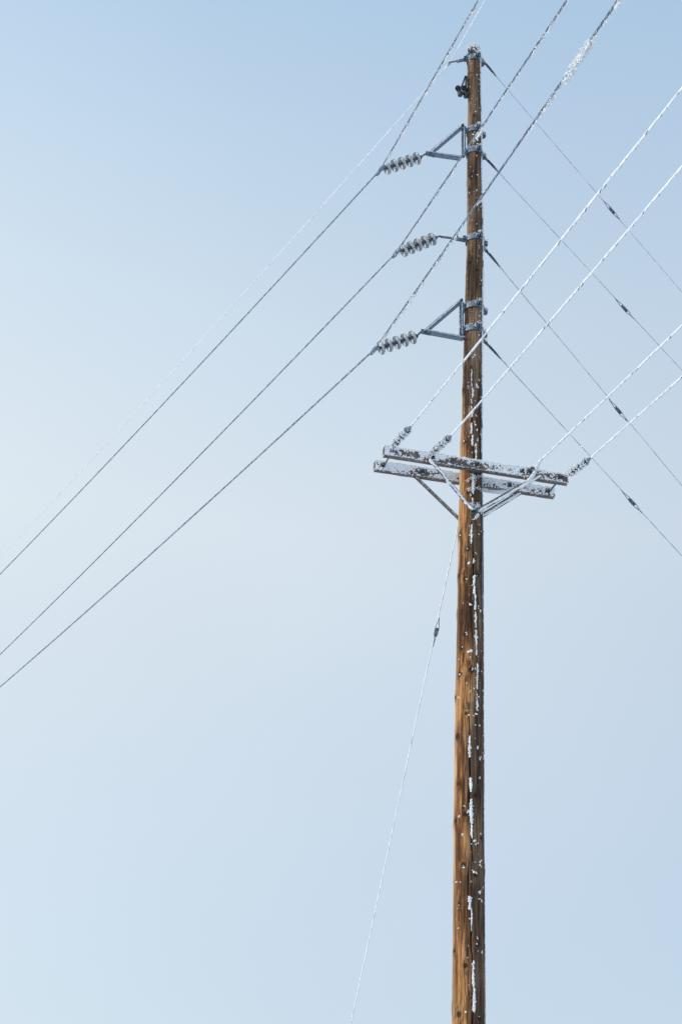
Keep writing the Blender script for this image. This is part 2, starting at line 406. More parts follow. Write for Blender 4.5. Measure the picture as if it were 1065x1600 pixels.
pole = thing('utility_pole', 'tall brown wooden utility pole with frost in its cracks', 'pole', (PX, PY, 0))
def make_shaft():
    n = 208
    zs = np.concatenate([np.linspace(-.6, 3.2, 60), np.arange(3.215, Z_TOP-.006, .0125), [Z_TOP-.005, Z_TOP]]); m = len(zs)
    th = np.arange(n)/n*2*math.pi
    TH, ZZ = np.meshgrid(th, zs); t, z = TH.ravel(), ZZ.ravel()
    R, kn, ck = surf(t, z); R = R-np.where(z > Z_TOP-.002, .008, 0)
    V = np.stack([PX+offx(z)+R*np.cos(t), PY+R*np.sin(t), z], -1)
    i = np.arange(n*m).reshape(m, n); j = np.roll(i, -1, 1)
    Q = np.stack([i[:-1], j[:-1], j[1:], i[1:]], -1).reshape(-1, 4).tolist(); Q.append(list(range((m-1)*n, m*n)))
    me = bpy.data.meshes.new('shaft'); me.from_pydata(V.tolist(), [], Q)
    sm = np.ones(len(Q), bool); sm[-1] = False; me.polygons.foreach_set('use_smooth', sm)
    # darker brown beyond the long crack, which divides it from the golden side
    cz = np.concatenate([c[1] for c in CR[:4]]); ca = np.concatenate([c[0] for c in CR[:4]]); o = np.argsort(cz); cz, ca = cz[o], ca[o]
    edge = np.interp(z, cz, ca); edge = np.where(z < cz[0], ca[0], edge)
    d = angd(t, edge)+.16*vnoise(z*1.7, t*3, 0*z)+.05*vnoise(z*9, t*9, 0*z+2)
    past_crack = np.clip(.5+d/.16, 0, 1)*np.clip((2.6-d)/.5, 0, 1)
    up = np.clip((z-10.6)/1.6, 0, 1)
    past_crack = past_crack*(1-.55*up)
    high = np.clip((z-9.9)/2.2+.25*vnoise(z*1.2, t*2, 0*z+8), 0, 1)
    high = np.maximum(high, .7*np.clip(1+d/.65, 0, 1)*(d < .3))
    lit_edge = np.clip(1-np.abs(angd(t, TH_CAM-1.35))/.55, 0, 1)*(1-.8*high)*np.clip(.85+.6*vnoise(z*2.1, t*6, 0*z+4), 0, 1)  # pale left limb: low sunlight painted into the wood colour
    for nm, a in (('knot', kn), ('crack', ck), ('past_crack', past_crack), ('high', high), ('sunlit_edge', lit_edge)):
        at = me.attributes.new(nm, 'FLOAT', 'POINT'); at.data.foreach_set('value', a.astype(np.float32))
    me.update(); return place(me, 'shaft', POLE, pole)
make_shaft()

def frost_map():
    """frost packed in the cracks and caught on knots and rough spots of the shaft"""
    ds, dz = .0036, .0052
    a0, a1 = TH_CAM-1.75, TH_CAM+1.75; na = int((a1-a0)*.16/ds); zs = np.arange(3.0, Z_TOP-.01, dz); m = len(zs)
    th = np.linspace(a0, a1, na); H = np.zeros((m, na))
    def blob(a, z, wa, wz, h=1.0):
        R = rad(z); j0, j1 = np.searchsorted(th, [a-2*wa/R, a+2*wa/R]); i0, i1 = np.searchsorted(zs, [z-2*wz, z+2*wz])
        if i1 <= i0 or j1 <= j0: return
        A, Z = np.meshgrid(th[j0:j1], zs[i0:i1]); da = (A-a)*R
        n = vnoise(A*22, Z*110, 0*Z)+.8*vnoise(A*55, Z*240, 0*Z+3)
        v = 1-((da/wa)**2+((Z-z)/wz)**2)+.8*n
        H[i0:i1, j0:j1] = np.maximum(H[i0:i1, j0:j1], h*np.clip(v, 0, 1.2))
    S = .0073                                    # metres per photograph pixel, roughly
    segs = [(736.2, 577, 604, .8), (738, 607, 621, 1.5), (736, 624, 631, 1), (736.4, 634, 650, .7), (738, 644, 649, 1.6), (736, 660, 676, 1.6), (737.5, 680, 696, 1.3),
            (743, 693, 719, 1.6), (738.5, 745, 772, 1.9), (738, 778, 800, 1.3), (736, 821, 848, 1.6), (740.5, 899, 928, 1.6), (742, 930, 952, 1.5), (743, 956, 979, 1.5), (743.5, 985, 996, 2.6), (744, 996, 1024, 1.0),
            (745, 1038, 1076, 1.3), (745, 1080, 1092, .6), (745.3, 1093, 1108, 1.3), (733.2, 1151, 1182, 2.0), (735, 1216, 1237, 1.6), (736, 1249, 1286, 2.2), (736.8, 1288, 1308, 1.3), (733.5, 1402, 1421, 2.6), (736.5, 1424, 1444, .8),
            (739, 1503, 1541, 1.6), (740.2, 1544, 1580, 1.7), (736, 1442, 1452, .6)]
    for x, y0, y1, w in segs:
        k = max(2, int((y1-y0)/2.2))
        for i in range(k):
            a, z = pole_hit(x+random.uniform(-.6, .6), y0+(y1-y0)*(i+.5)/k); blob(a, z, w*S*random.uniform(.35, 1.3), random.uniform(.008, .026), 1)
    spots = [(739.5, 876.5, 2), (731.5, 878.5, 2), (733.5, 878, 1.5), (747.5, 949, 2.4), (727, 990, 2.2), (735, 1018, 2.8), (734, 1029, 1.4), (746.7, 1041, 1.2), (745, 1059, 1.3), (748, 1089, 1.3), (743.6, 1115, 3.2),
             (735, 1079, 1.8), (749, 1132.6, 1.3), (746, 1168, 1.8), (750, 1185, 1.8), (748.6, 1214.5, 1.3), (721.5, 1303.6, 1.3), (743.7, 1315, 2.0), (749.5, 1303, 1.2), (750.5, 1346, 1.7), (749, 1352, 1.5),
             (749, 1394, 1.8), (752.5, 1409, 1.6), (746, 1466, 2), (752, 1487, 1.6), (727.6, 1581, 1.6), (745.5, 1318, 1.2), (748.5, 1404, 1.4), (723, 941, 1.2), (717, 1090, 1.0), (729, 1067, 1), (740, 1075, 1),
             (725, 690, 1.4), (745, 603, 1.5), (744, 650, 1.4), (746, 686, 1.6), (745, 672, 1.2), (740, 555, 1.6), (739, 210, 1.3), (733, 95, 1.6)]
    def flake(a, z, s, h=.8):
        """a ragged patch made of a few small ones"""
        for _ in range(random.choice((2, 3, 3, 4))):
            blob(a+random.gauss(0, s*.6)/rad(z), z+random.gauss(0, s*.8), s*random.uniform(.3, .8), s*random.uniform(.3, 1.1), h)
    for x, y, s in spots:
        a, z = pole_hit(x, y); flake(a, z, s*S)
    for a, z, s in KN[:36]:
        if random.random() < .4: flake(a+random.uniform(-.03, .06), z+random.uniform(-.015, .02), s*random.uniform(.12, .3), .7)
    for _ in range(300):                         # specks, mostly on the shaded side and high up
        z = random.uniform(3.2, Z_TOP-.1); hi = z > 10.5
        a = TH_CAM+(random.uniform(-.1, 1.35) if random.random() < (.7 if not hi else .6) else random.uniform(-1.0, 1.0))
        if not hi and random.random() < .35: continue
        s = .003+.009*random.random()**2.5; flake(a, z, s, .6)
    for _ in range(420):                         # rime on the windward edge
        z = random.uniform(3.2, Z_TOP-.1); a = TH_CAM+random.uniform(1.36, 1.62); s = random.uniform(.005, .012); blob(a, z, s, s*random.uniform(1, 3), .7)
    for _ in range(60):
        blob(TH_CAM+random.uniform(-1, 1.2), Z_TOP-random.uniform(.01, .12), random.uniform(.006, .014), random.uniform(.006, .014), 1)
    keep = H > 0
    cell = keep[:-1, :-1] | keep[1:, :-1] | keep[:-1, 1:] | keep[1:, 1:]
    A, Z = np.meshgrid(th, zs); used = np.zeros(H.shape, bool)
    used[:-1, :-1] |= cell; used[1:, :-1] |= cell; used[:-1, 1:] |= cell; used[1:, 1:] |= cell
    t, z, h = A[used], Z[used], H[used]
    R, _, _ = surf(t, z, crack=False); R = R+np.where(h > 0, .0015+.007*h, -.003)
    V = np.stack([PX+offx(z)+R*np.cos(t), PY+R*np.sin(t), z], -1)
    idx = -np.ones(H.shape, int); idx[used] = np.arange(used.sum())
    ii, jj = np.where(cell); Q = np.stack([idx[ii, jj], idx[ii, jj+1], idx[ii+1, jj+1], idx[ii+1, jj]], -1)
    me = bpy.data.meshes.new('frost'); me.from_pydata(V.tolist(), [], Q.tolist()); me.polygons.foreach_set('use_smooth', np.ones(len(Q), bool))
    o = place(me, 'frost', RIME, pole); o['kind'] = 'stuff'; o['label'] = 'white frost packed in the cracks and on the knots'
frost_map()

def pole_pt(th, z, out=0.0):
    R = float(surf(np.array([th]), np.array([z]), False)[0][0])+out; c = cen(z)
    return np.array([c[0]+R*math.cos(th), c[1]+R*math.sin(th), z])

# ground wire stapled down the right of the pole, white with frost
def make_ground_wire():
    a = TH_CAM+1.02; zs = np.arange(8.2, Z_TOP-.1, .12)
    path = [pole_pt(a+.05*math.sin(z*.8), z, .009) for z in zs]
    gw = MB().tube(path, .009, 6).build('ground_wire', STEEL, pole)
    f = MB()
    for i in range(len(path)-1):
        z = path[i][2]
        if z < 10.3: continue
        if random.random() < .9:
            k = 5; pts = [path[i]+(path[i+1]-path[i])*j/k for j in range(k+1)]; off = unit([math.cos(a), math.sin(a), 0])*.006
            f.tube([p+off for p in pts], [.009*random.uniform(.8, 1.5) for _ in pts], 6)
    for z in np.arange(10.2, Z_TOP-.1, .025):
        p = pole_pt(a+.05*math.sin(z*.8), z, .018); f.crystal(p, unit([math.cos(a), math.sin(a), random.uniform(-.6, .6)])+rng.normal(size=3)*.4, random.uniform(.006, .016), random.uniform(.003, .006))
    f.build('frost', FROST, gw, True)
    for z in np.arange(8.5, Z_TOP-.3, .75):
        p = pole_pt(a+.05*math.sin(z*.8), z, .004); tdir = np.array([-math.sin(a), math.cos(a), 0])
        n_ = np.array([math.cos(a), math.sin(a), 0])*.018
        MB().tube([p-tdir*.014, p-tdir*.014+n_, p+tdir*.014+n_, p+tdir*.014], .003, 5).build('staple', DARK, gw)
make_ground_wire()

# frost cap and fringe at the head of the pole
f = MB(); c = cen(Z_TOP)
for _ in range(380):
    a = random.uniform(0, 2*math.pi); r = rad(Z_TOP)*math.sqrt(random.random()); f.crystal(c+np.array([r*math.cos(a), r*math.sin(a), -.006]), np.array([math.cos(a)*.5, math.sin(a)*.5, 1])+rng.normal(size=3)*.3, random.uniform(.01, .035), random.uniform(.004, .009))
for _ in range(900):                             # hoar needles on the windward edge of the shaft
    z = random.uniform(3.2, Z_TOP-.05); a = TH_CAM+random.uniform(1.3, 2.2)
    f.crystal(pole_pt(a, z, -.003), np.array([math.cos(a), math.sin(a), random.uniform(-.7, .5)])+rng.normal(size=3)*.3, random.uniform(.006, .02), random.uniform(.002, .005))
f.build('hoar_needles', FROST, pole, True)

# ------------------------------------------------------------------ pole-head hardware
BR = unit([-.96, -.28, 0]); BP = np.array([-BR[1], BR[0], 0])     # pull of the line, and across it
def at(x, y, z=14): return on_vp(x, y, cen(z), BR)
def pole_band(parent, z, h=.085, ears=(0, 90, 180, 270), name='pole_band'):
    """two-piece strap round the pole with bolted ears"""
    n = 40; t = .007; V, Fa = [], []
    for k in range(n):
        a = 2*math.pi*k/n; R = rad(z)+.010
        for dz, dr in ((-h/2, 0), (h/2, 0), (h/2, t), (-h/2, t)):
            c = cen(z); V.append((c[0]+(R+dr)*math.cos(a), c[1]+(R+dr)*math.sin(a), z+dz))
    for k in range(n):
        q = ((k+1) % n)*4; p = k*4
        for i in range(4): Fa.append((p+i, p+(i+1) % 4, q+(i+1) % 4, q+i))
    m = MB(); m.add(V, Fa)
    b = m.build(name, STEEL, parent)
    fr = MB()
    base = math.atan2(BR[1], BR[0])
    for e in ears:
        a = base+math.radians(e); d = np.array([math.cos(a), math.sin(a), 0]); sd = np.array([-d[1], d[0], 0]); p = cen(z)+d*(rad(z)+.016)
        ear = MB()
        for s in (-1, 1): ear.bar(p+sd*.014*s-d*.004, p+sd*.014*s+d*.055, .008, h*.92)
        eo = ear.build('ear', STEEL, b)
        for dz in (-.022, .022):
            bo = MB(); q = p+d*.034+np.array([0, 0, dz]); bo.bolt(q+sd*.019, sd, .013, .012, .02); bo.bolt(q-sd*.019, -sd, .013, .012, .004); bo.build('bolt', DARK, b)
        fr.clump(p+d*.035+np.array([0, 0, h*.45]), .036, 44, (.010, .026), (.004, .009)); fr.clump(p+d*.03-sd*.03, .028, 20)
    for k in range(130):
        a = random.uniform(0, 2*math.pi); q = cen(z)+np.array([math.cos(a), math.sin(a), 0])*(rad(z)+.014)+np.array([0, 0, h*.5])
        fr.crystal(q, np.array([math.cos(a)*.6, math.sin(a)*.6, .7])+rng.normal(size=3)*.5, random.uniform(.006, .02), random.uniform(.003, .007))
    fr.build('frost', FROST, b, True)
    return b
def channel(m, p0, p1, w, t=.007, up=(0, 0, 1), flip=1):
    """rolled U section"""
    p0, p1 = np.array(p0), np.array(p1); m.bar(p0, p1, w, t, up, (0, 0))
    for s in (-1, 1): m.bar(p0, p1, t, w*.55, up, (s*(w-t)/2, flip*(w*.275+t*.5+.0005)))
    return m

def standoff(top, tip, low, post_top, post_low, zband, label):
    """triangular steel stand-off: post on the pole, sloping upper strut, near level lower strut"""
    T, S, L = at(*tip), at(*top), at(*low); PT, PL = at(*post_top), at(*post_low)
    b = thing('standoff_bracket', label, 'bracket', L, 'triangular stand-off brackets')
    pole_band(b, zband[0]); pole_band(b, zband[1])
    channel(MB(), PL, PT, .062, .007, BR, 1).build('post', STEEL, b)
    us = channel(MB(), S, T+np.array([0, 0, .012]), .058, .007, BP, -1); us.build('upper_strut', STEEL, b)
    ls = channel(MB(), L, T-np.array([0, 0, .012]), .066, .007, (0, 0, 1), 1); ls.build('lower_strut', STEEL, b)
    tp = MB(); tp.bar(T-BR*.07, T+BR*.06, .016, .07); o = tp.build('tip_plate', STEEL, b); MB().bolt(T+BP*.01, BP).build('bolt', DARK, o)
    for q in (S, L): MB().bolt(q+BP*.033, BP, .017, .014, .02).build('bolt', DARK, b)
    f = MB()
    for p0, p1, k, off in ((S, T, 110, .032), (L, T, 90, .036), (PL, PT, 60, .034)):
        for _ in range(k):
            u = random.random(); q = p0+(p1-p0)*u+BP*random.choice((-.03, .03))+np.array([0, 0, off]) if p0 is not PL else p0+(p1-p0)*u+BR*off
            f.crystal(q-np.array([0, 0, .004]), np.array([.2, -.2, 1])+rng.normal(size=3)*.6, random.uniform(.006, .016), random.uniform(.003, .006))
    for p0, p1, off, w_ in ((S, T, .020, .029), (L, T, .022, .033)):
        for sg in (-1, 1):
            pts = [p0+(p1-p0)*i/24+BP*sg*w_+np.array([0, 0, off]) for i in range(25)]; f.tube(pts, [random.uniform(.0025, .0085) for _ in pts], 6)
    for sg in (-1, 1):
        pts = [PL+(PT-PL)*i/18+BP*sg*.031+BR*.02 for i in range(19)]; f.tube(pts, [random.uniform(.002, .007) for _ in pts], 6)
    f.clump(T+np.array([0, 0, .03]), .04, 50); f.clump(L+np.array([0, 0, .03]), .04, 30); f.clump(S, .03, 20)
    f.build('frost', FROST, b, True)
    return T

def insulator_string(pix, clamp_px, start, label):
    """five porcelain bells hooked into one another, open towards the wire"""
    cs = [at(*p) for p in pix]; E = at(*clamp_px); ax = unit(cs[-1]-cs[0])
    s = thing('insulator_string', label, 'insulator', start, 'five-bell insulator strings')
    sp = np.linalg.norm(cs[-1]-cs[0])/4
    MB().tube([np.array(start), (np.array(start)+cs[0]-ax*.05)/2+np.array([0, 0, .006]), cs[0]-ax*.05], .012, 8).build('link', DARK, s)
    f = MB()
    for i in range(5):
        c = cs[0]+ax*sp*i
        k = .93
        prof = [(-.026, .020), (-.024, .036), (-.008, .040), (.002, .056), (.010, .078), (.018, .096), (.024, .101), (.031, .099), (.033, .093), (.022, .088), (.020, .083), (.034, .079), (.035, .074), (.019, .069), (.018, .064),
                (.034, .060), (.035, .055), (.017, .050), (.016, .044), (.034, .040), (.035, .034), (.016, .028)]
        d = MB().lathe(c, ax, [(a, r*k) for a, r in prof], 28).build('insulator_bell', GLAZE, s)
        MB().lathe(c, ax, [(-.056, .012), (-.054, .022), (-.040, .028), (-.012, .040), (-.009, .0395)], 16).build('cap', DARK, d)
        MB().lathe(c, ax, [(.012, .024), (.045, .018), (.060, .017)], 12).build('pin', DARK, d)
        a_ = unit(np.cross(ax, (0, 0, 1))); b_ = np.cross(a_, ax)
        for _ in range(30):
            an = random.uniform(0, 2*math.pi); e = math.cos(an)*a_+math.sin(an)*b_; rr = random.choice((.095, .095, .077, .058, .092))
            f.crystal(c+ax*.03+e*rr*k, e*.9+ax*.3+rng.normal(size=3)*.3, random.uniform(.004, .010), random.uniform(.002, .0045))
        for rr_ in (.0985, .0765, .0575):
            f.tube([c+ax*.034+(math.cos(an)*a_+math.sin(an)*b_)*rr_*k for an in np.linspace(random.uniform(0, .6), random.uniform(5.2, 6.2), 22)], [random.uniform(.0015, .0042) for _ in range(22)], 5)
        f.clump(c-ax*.03+np.array([0, 0, .04]), .02, 10)
    # suspension clamp: keeper boat under the wire
    cl = MB(); p0 = cs[-1]+ax*.055
    cl.tube([p0, p0+(E-p0)*.45+np.array([0, 0, .01]), E+np.array([0, 0, .012])], [.016, .020, .022], 8)
    yo = cl.build('clamp_yoke', DARK, s)
    wdir = unit((on_vp(0, 0, E, hdir(22)) - E)*[1, 1, 0])
    wdir = hdir(22)
    MB().tube([E+wdir*d+np.array([0, 0, -abs(d)*.12]) for d in (-.12, -.07, 0, .07, .12)], [.014, .026, .030, .026, .014], 8).build('clamp', STEEL, s)
    f.clump(E, .055, 70, (.008, .024)); f.clump((E+p0)/2, .04, 30)
    f.build('frost', FROST, s, True)
    return E

zb1 = (axis_z(206)-.02, axis_z(239)-.02); zb3 = (axis_z(481)-.02, axis_z(517)-.02)
T1 = standoff((721, 198), (671, 241), (719, 249), (725.5, 199), (725.5, 245), zb1, 'upper triangular steel bracket near the head of the pole')
T3 = standoff((719, 471), (664, 519), (723, 531), (722.5, 474), (722.5, 524), zb3, 'lower triangular steel bracket above the crossarms')
E1 = insulator_string([(653, 247), (641.4, 250.6), (629.8, 254.4), (618.2, 258.2), (606.6, 262)], (594, 265), T1+BR*.05, 'top insulator string of five grey bells, hung from the upper bracket')
E3 = insulator_string([(646.4, 526.5), (634, 530.5), (621.8, 534.5), (609.6, 538.5), (597.4, 542.6)], (585, 545.5), T3+BR*.05, 'bottom insulator string of five grey bells, hung from the lower bracket')

# middle level: a bare strap link instead of a bracket
zm = axis_z(377)
m = thing('strap_link', 'straight steel strap link between pole and middle insulator string', 'bracket', cen(zm)+BR*.1)
pole_band(m, zm, .08)
pA, pB, pC, pD = at(727, 375), at(712, 372), at(704, 371), at(688, 369)
MB().bar(pA, pB, .012, .035).build('eye_strap', STEEL, m); MB().bar(pA, pB, .012, .035, shift=(.03, 0)).build('eye_strap', STEEL, m)
l2 = MB(); l2.bar(pB-(pB-pC)*.3, pD, .014, .03, shift=(.014, 0)); l2.build('link_bar', STEEL, m)
MB().bolt(pB+BP*.03, BP, .015).build('bolt', DARK, m)
f = MB()
for _ in range(90): f.crystal(pA+(pD-pA)*random.random()+np.array([0, 0, .014])+BP*random.uniform(-.01, .03), np.array([0, 0, 1])+rng.normal(size=3)*.7, random.uniform(.006, .018), .005)
f.clump(pB, .03, 25); f.build('frost', FROST, m, True)
E2 = insulator_string([(676.7, 373), (665.7, 377.3), (654.7, 381.6), (643.8, 386), (632.8, 390.4)], (619, 394), pD, 'middle insulator string of five grey bells, hung from a plain strap')

# head of the pole: band, link and clamp for the thin shield wire
zt = axis_z(94)-.02
h = thing('head_band', 'frosted steel band at the top of the pole', 'pole band', cen(zt))
pole_band(h, zt, .085); pole_band(h, zt+.10, .035, (45, 225))
pA, pB, ES = at(727, 92), at(714, 95), at(702, 98)
MB().bar(pA, pB, .012, .03).build('eye_strap', STEEL, h); MB().bar(pA, pB, .012, .03, shift=(.028, 0)).build('eye_strap', STEEL, h)
MB().tube([pB, (pB+ES)/2, ES], .010, 8).build('link', DARK, h)
MB().tube([ES+hdir(22)*d for d in (-.07, 0, .07)], [.010, .02, .010], 8).build('clamp', STEEL, h)
f = MB(); f.clump(ES, .035, 40); f.clump(pB, .025, 20); f.clump(cen(zt+.06)+np.array([.02, -.09, 0]), .05, 60)
f.build('frost', FROST, h, True)

# small black twin fitting on the left of the pole head
def make_fitting():
    z0 = axis_z(150); P = at(722, 146)
    o = thing('twin_horn_fitting', 'small black fitting with two snow-topped cans below the pole top', 'fitting', P)
    MB().bar(at(728, 120), at(727.5, 136), .05, .02, BR).build('mounting_plate', BLACK, o)
    MB().tube([at(726.5, 119), at(723.5, 128), at(720, 137)], .012, 8).build('strut', BLACK, o)
    c = at(721.5, 147.5)
    MB().bar(c-BR*.085+np.array([0, 0, .02]), c+BR*.07+np.array([0, 0, .02]), .035, .03).build('cross_bar', BLACK, o)
    for e_ in (-.055, .035): MB().lathe(c+BR*e_+np.array([0, 0, -.05]), (0.1, -.3, 1), [(0, .02), (.003, .032), (.03, .036), (.075, .034), (.08, .026), (.09, .012)], 16).build('housing', BLACK, o)
    fr = MB(); aim = unit([-.25, -.9, -.35])
    for x, y in ((715.5, 139), (725, 139)):
        q = at(x, y); k = MB().lathe(q-aim*.12, aim, [(0, .016), (.002, .030), (.05, .034), (.14, .041), (.155, .043), (.156, .039), (.12, .030)], 18).build('can', BLACK, o)
        for _ in range(110):
            u = random.uniform(0, .14); fr.crystal(q-aim*.12+aim*u+np.array([random.uniform(-.026, .026), 0, .034]), np.array([0, 0, 1])+rng.normal(size=3)*.5, random.uniform(.012, .028), random.uniform(.006, .012))
    fr.build('frost', RIME, o, True)
make_fitting()

# ------------------------------------------------------------------ wires
WIND = unit([.75, -.25, -.62])
def wire_frost(f, pts, r, dens, L=(.008, .02), w=(.003, .006), side=WIND, spread=.5, gate=None):
    pts = np.array(pts); seg = np.linalg.norm(np.diff(pts, axis=0), axis=1); cum = np.concatenate([[0], np.cumsum(seg)]); n = int(dens*cum[-1])
    if n < 1: return
    u = rng.uniform(0, cum[-1], n); C = np.stack([np.interp(u, cum, pts[:, k]) for k in range(3)], -1)
    if gate is not None: C = C[gate(C)]; n = len(C)
    D = np.array(side)+rng.normal(size=(n, 3))*spread; D /= np.linalg.norm(D, axis=1)[:, None]
    f.crystals(C+D*r*.7, D+rng.normal(size=(n, 3))*.3, rng.uniform(*L, n), rng.uniform(*w, n))
def span(E, d, pix, smax, step=.4, free_start=False):
    """sagging wire in the vertical plane through E along d, fitted to its course in the photograph"""
    Q = [on_vp(x, y, E, d) for x, y in pix]; s = np.array([(q-E)[:2] @ d[:2] for q in Q]); dz = np.array([q[2]-E[2] for q in Q])
    m = np.abs(s) > .6; s, dz = s[m], dz[m]
    A = np.stack([s, s*s], -1); (b, c), *_ = np.linalg.lstsq(A, dz, rcond=None)
    if c < .0006 or c > .004: c = .0014; b = float(np.mean((dz-c*s*s)/s))
    ss = np.concatenate([np.arange(0, 40, step), np.arange(40, smax, 2.0)])
    return [E+d*q+np.array([0, 0, b*q+c*q*q]) for q in ss]
DA, DB, DW = -hdir(14.5), hdir(31), -hdir(14)
def line_wire(name, label, E, pa, pb, r, mat, group, fr=(14, 4), size=(.01, .028), extra=None, tufts=1.2):
    o = thing(name, label, 'power line', E, group)
    a = span(E, DA, pa, 75); b = span(E, DB, pb, 75)
    pts = a[::-1]+b[1:]
    cond = MB().tube(pts, r, 8).build('conductor', mat, o)
    f = MB(); near = [p for p in a if np.linalg.norm((p-E)[:2]) < 16]; far = [p for p in b if np.linalg.norm((p-E)[:2]) < 30]
    gate = lambda c: vnoise(c[:, 0]*2.3, c[:, 1]*2.3, c[:, 2]*2.3+E[2]) > -.25
    wire_frost(f, near, r, fr[0], size, (.004, .010), gate=gate); wire_frost(f, far, r, fr[1], (.006, .016), (.003, .006), side=unit([.5, -.5, -.7]))
    nn = np.array(near)
    for _ in range(int(len(near)*tufts)):
        q = nn[rng.integers(len(nn))]+DA*rng.uniform(-.2, .2); wire_frost(f, [q-DA*.05, q+DA*.05], r, 160, (.018, .050), (.006, .012), WIND, .35)
    for _ in range(int(tufts*4)):                  # longer ragged patches
        q = nn[rng.integers(len(nn))]; ln = rng.uniform(.15, .5); wire_frost(f, [q-DA*ln/2, q, q+DA*ln/2], r, 260, (.012, .034), (.005, .011), WIND, .6)
    if extra:
        f.tube([on_vp(x, y, E, DA)+WIND*.012 for x, y, n, rr in extra], [random.uniform(.016, .030)*math.sin(math.pi*(i+.8)/(len(extra)+.6))**.4 for i in range(len(extra))], 7)
        for (x, y, n, rr) in extra:
            q = on_vp(x, y, E, DA); sd = unit([.5, -.25, -.5])
            for _ in range(n):
                d = unit(sd*.55+rng.normal(size=3)*.8); f.crystal(q+DA*rng.uniform(-.06, .06)+d*r*.6, d, rng.uniform(.02, rr), rng.uniform(.008, .017))
    f.build('frost', FROST, o, True)
G = 'phase conductors on the insulator strings'
thick = [(884+i*2.35, 122-i*3.55, 40, .05+.012*math.sin(i*1.7)) for i in range(17)]
line_wire('power_line', 'grey power line held by the top insulator string', E1, [(661, 147), (694, 93.5), (747.6, 0)], [(426.5, 444), (300, 583.5), (0, 908)], .0105, ALU, G, (110, 40), (.012, .036))
line_wire('power_line', 'grey power line held by the middle insulator string', E2, [(670, 319), (754, 195), (804, 120), (886.5, 0)], [(420, 598), (200, 826), (0, 1030)], .0105, ALU, G, (120, 40), (.014, .042))
line_wire('power_line', 'grey power line held by the bottom insulator string, with a thick lump of frost', E3, [(660, 441), (740, 320), (836, 186), (921, 65), (965.5, 0)], [(527, 598), (200, 901), (0, 1083)], .0115, ALU, G, (140, 40), (.014, .044), thick)
line_wire('shield_wire', 'thin pale shield wire clamped to the top of the pole', ES, [(730, 48), (758, 0)], [(566, 250), (382, 454), (300, 549), (0, 884)], .0075, PALE, None, (160, 60), (.006, .016), None, 0)

# ------------------------------------------------------------------ crossarms
YAW = math.radians(12.3); AX = np.array([math.cos(YAW), math.sin(YAW), 0]); AN = np.array([math.sin(YAW), -math.cos(YAW), 0])   # along the arm, towards the viewer
ZA = 10.105; AW, AH = .095, .118
def arm_pt(row, s, n=0.0, dz=0.0):
    c = cen(ZA)+AN*(rad(ZA)+.012+AW/2)*row; return c+AX*s+AN*n+np.array([0, 0, dz])
def arm_s(row, x, y):
    q = on_z(x, y, ZA); return float((q-arm_pt(row, 0)) @ AX)
S0, S1 = arm_s(1, 599, 706), arm_s(1, 884, 752); R0_, R1_ = arm_s(-1, 583, 731), arm_s(-1, 864, 772)
def frost_sheet(f, org, du, dv, nrm, lu, lv, thr, th=.010, cell=.0058, seed=0, fine=58):
    nu, nv = int(lu/cell), max(3, int(lv/cell)); u = np.linspace(0, lu, nu); v = np.linspace(0, lv, nv); Uu, Vv = np.meshgrid(u, v)
    n = .55*vnoise(Uu*fine, Vv*fine, 0*Uu+seed)+.4*vnoise(Uu*fine*2.2, Vv*fine*2.2, 0*Uu+seed+7)+.62*vnoise(Uu*3.2, Vv*14, 0*Uu+seed+3)
    H = np.clip(n-thr(Uu, Vv), 0, 1); k = H > 0; cellm = k[:-1, :-1] | k[1:, :-1] | k[:-1, 1:] | k[1:, 1:]
    P = org+Uu[..., None]*du+Vv[..., None]*dv+(np.where(k, .0015+th*H, -.002))[..., None]*nrm
    idx = np.arange(nu*nv).reshape(nv, nu); ii, jj = np.where(cellm)
    rem = np.unique(np.stack([idx[ii, jj], idx[ii, jj+1], idx[ii+1, jj+1], idx[ii+1, jj]], -1)); mp = -np.ones(nu*nv, int); mp[rem] = np.arange(len(rem))
    f.add(P.reshape(-1, 3)[rem], [tuple(mp[[idx[i, j], idx[i, j+1], idx[i+1, j+1], idx[i+1, j]]]) for i, j in zip(ii, jj)], None, True)

